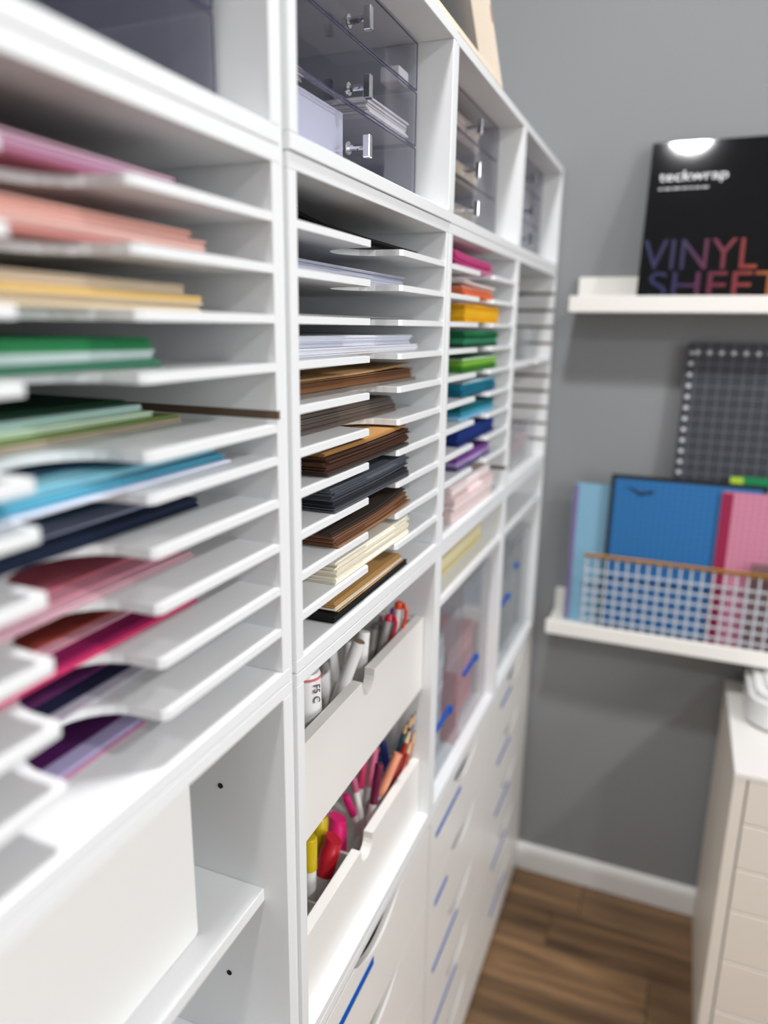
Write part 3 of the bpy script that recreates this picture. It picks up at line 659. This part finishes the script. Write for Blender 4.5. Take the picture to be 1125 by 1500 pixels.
# mats on the lower ledge
ZM = ZLo+.0144
def mat_board(name, label, x0, w, h, y, th, material, leanby, rnd=.006, cat='cutting mat'):
    t = thing(name, label, cat, (x0, y, ZM), rot=Quaternion((1, 0, 0), -math.atan2(leanby, h)), group='mats on the lower ledge')
    o = [];
    for cx, cz, a0 in ((w-rnd, h-rnd, 0), (rnd, h-rnd, 90), (rnd, rnd, 180), (w-rnd, rnd, 270)):
        for i in range(5):
            a = math.radians(a0+i*22.5); o.append((cx+rnd*math.cos(a), cz+rnd*math.sin(a)))
    b = prism(o, 'y', 0, th); me = bpy.data.meshes.new('board'); b.to_mesh(me); b.free(); me.materials.append(material)
    ob = bpy.data.objects.new('board', me); COL.objects.link(ob); ob.parent = t
    return t
DM = grid_mat('charcoal_grid', rgb(52, 54, 60), rgb(104, 106, 114), .0215, .0016, .55, dots=(.0115, .5805, .0042, rgb(206, 208, 212)))
mat_board('cutting_mat', 'tall charcoal cutting mat with pale grid and ruler marks', .262, .45, .600, 1.5555, .003, DM, .028, .010)
LB = grid_mat('pale_blue_grid', rgb(126, 172, 198), rgb(146, 188, 210), .0125, .0013, .4)
t = mat_board('craft_mat', 'pale blue craft mat with lilac edge behind the framed blue mat', .072, .30, .306, 1.5475, .002, LB, .0143)
obj('edge_strip', box(.0005, .010, -.0006, -.0001, .004, .302), pm('lilac_strip', 120, 102, 150, rough=.5), t, 'lilac edge strip')
GP = mat('green_pack', rgb(22, 128, 76), .4)
t = mat_board('craft_pack', 'green and lime pack peeking out above the pink mat', .368, .27, .347, 1.5405, .003, GP, .0158, cat='pack')
obj('lime_end', box(.001, .024, -.0006, -.0001, .004, .345), pm('lime_end', 170, 200, 50, rough=.5), t, 'lime green end')
put_text('Cri', 1, pm('pack_print', 236, 238, 234), .032, .306, .050, .022, 'lettering', t, 'white lettering')
BM_ = grid_mat('blue_grid', rgb(34, 100, 158), rgb(64, 130, 184), .0125, .0013, .4)
t = mat_board('craft_mat', 'blue gridded craft mat with a black border', .147, .290, .333, 1.5335, .003, mat('black_border', rgb(18, 20, 24), .5), .0155, .004)
o = obj('mat_face', box(.008, .282, -.0006, -.0001, .008, .325), BM_, t)
bm = prism([(.030, .310), (.045, .306), (.058, .300), (.070, .302), (.084, .306), (.083, .298), (.070, .296), (.058, .293), (.047, .299)], 'y', -.0011, -.0006)
obj('printed_mark', bm, mat('black_border', (0, 0, 0)), t, 'small black mark')
PK = grid_mat('pink_grid', rgb(196, 122, 148), rgb(212, 150, 170), .0125, .0013, .4)
t = mat_board('craft_mat', 'pink gridded craft mat with a crimson edge', .357, .30, .318, 1.5275, .002, PK, .0148)
obj('edge_strip', box(.0005, .021, -.0006, -.0001, .003, .315), pm('crimson_strip', 146, 26, 68, rough=.5), t, 'crimson edge strip')
t = thing('tool_sleeve', 'mauve grey plastic sleeve with a black dot before the pink mat', 'sleeve', (.45, 1.521, ZM), None)
obj('sleeve', box(.424, .485, 1.5195, 1.5225, ZM, ZM+.185, .001), clear_mat('mauve_sleeve', (.70, .60, .60), milk=.45, milkcol=rgb(150, 126, 126)), t)
b = lathe([(.006, 0), (.006, .001)], 16); bmesh.ops.rotate(b, verts=b.verts, matrix=Matrix.Rotation(math.pi/2, 3, 'X')); bmesh.ops.translate(b, verts=b.verts, vec=(.436, 1.5194, ZM+.045)); obj('dot', b, HOLE, t)
# wire basket
t = thing('wire_basket', 'white wire grid basket with a brass top rail before the mats', 'basket', (.30, 1.508, ZM))
WW = mat('white_wire', rgb(196, 202, 208), .4); BRS = mat('brass', rgb(176, 130, 60), .35, .7)
bx0, bx1, by, bh = .110, .520, 1.5055, .166
obj('top_rail', box(bx0, bx1, by-.003, by+.003, ZM+bh-.004, ZM+bh+.004, .001), BRS, t, 'brass coloured rail')
k = 0; x = bx0+.004
while x < bx1: obj('wire', box(x, x+.0038, by-.0012, by+.0012, ZM, ZM+bh-.004), WW, t); x += .0203
for i in range(7): obj('wire', box(bx0, bx1, by+.0012, by+.0034, ZM+.002+i*.0215, ZM+.0058+i*.0215), WW, t)
for x in (bx0, bx1-.005): obj('side_wire', box(x, x+.004, by+.0034, by+.012, ZM+bh-.008, ZM+bh-.004), WW, t)

# ------------------------------------------------------------------ drawer cabinet by the far wall
CX0, CX1, CY0, CY1, CZ = .4115, .84, 1.225, YF-.015, .604
t = thing('drawer_cabinet', 'low cream drawer cabinet with a white top beside the far wall', 'cabinet', ((CX0+CX1)/2, (CY0+CY1)/2, 0))
obj('side_panel', box(CX0+.001, CX0+.021, CY0+.001, CY1, 0, CZ-.012, .001), CREAM, t); obj('side_panel', box(CX1-.021, CX1-.001, CY0+.001, CY1, 0, CZ-.012, .001), CREAM, t)
obj('back_panel', box(CX0+.021, CX1-.021, CY1-.006, CY1, .01, CZ-.012), CREAM, t)
obj('top_panel', box(CX0, CX1, CY0, CY1, CZ-.012, CZ, .0012), WHITE2, t, 'white top')
sz = [.5915, .5078, .4194, .3340, .2261, .1154, .012]
for a, b in zip(sz, sz[1:]):
    d = obj('drawer', box(CX0+.0235, CX1-.0235, CY0+.001, CY0+.017, b+.0012, a-.0012, .0012), CREAM, t)
    bx = plates(CX0+.03, CX1-.03, CY0+.0171, CY1-.02, b+.008, a-.012, .008, 'lrbf'); obj('drawer_box', bx, CREAM, d)
# white rounded machine on the cabinet
t = thing('craft_machine', 'white rounded craft machine on the cream cabinet', 'machine', (.60, 1.44, CZ+.0006))
def rrect(x0, x1, y0, y1, r, n=8):
    o = []
    for cx, cy, a0 in ((x1-r, y1-r, 0), (x0+r, y1-r, 90), (x0+r, y0+r, 180), (x1-r, y0+r, 270)):
        for i in range(n+1):
            a = math.radians(a0+i*90/n); o.append((cx+r*math.cos(a), cy+r*math.sin(a)))
    return o
b = prism(rrect(.440, .76, 1.378, 1.57, .05), 'z', CZ+.006, CZ+.066)
top = [f for f in b.faces if all(v.co.z > CZ+.06 for v in f.verts)][0]
bmesh.ops.bevel(b, geom=list(top.edges), offset=.012, segments=4, affect='EDGES')
smooth_by(obj('machine_body', b, mat('machine_white', rgb(236, 236, 234), .25), t), 50)
obj('machine_foot', prism(rrect(.446, .754, 1.384, 1.564, .046), 'z', CZ+.0006, CZ+.006), pm('foot_grey', 120, 120, 120, rough=.6), t)
smooth_by(obj('machine_lid', prism(rrect(.470, .73, 1.40, 1.55, .04), 'z', CZ+.066, CZ+.072), mat('machine_lid', rgb(224, 224, 222), .3), t))
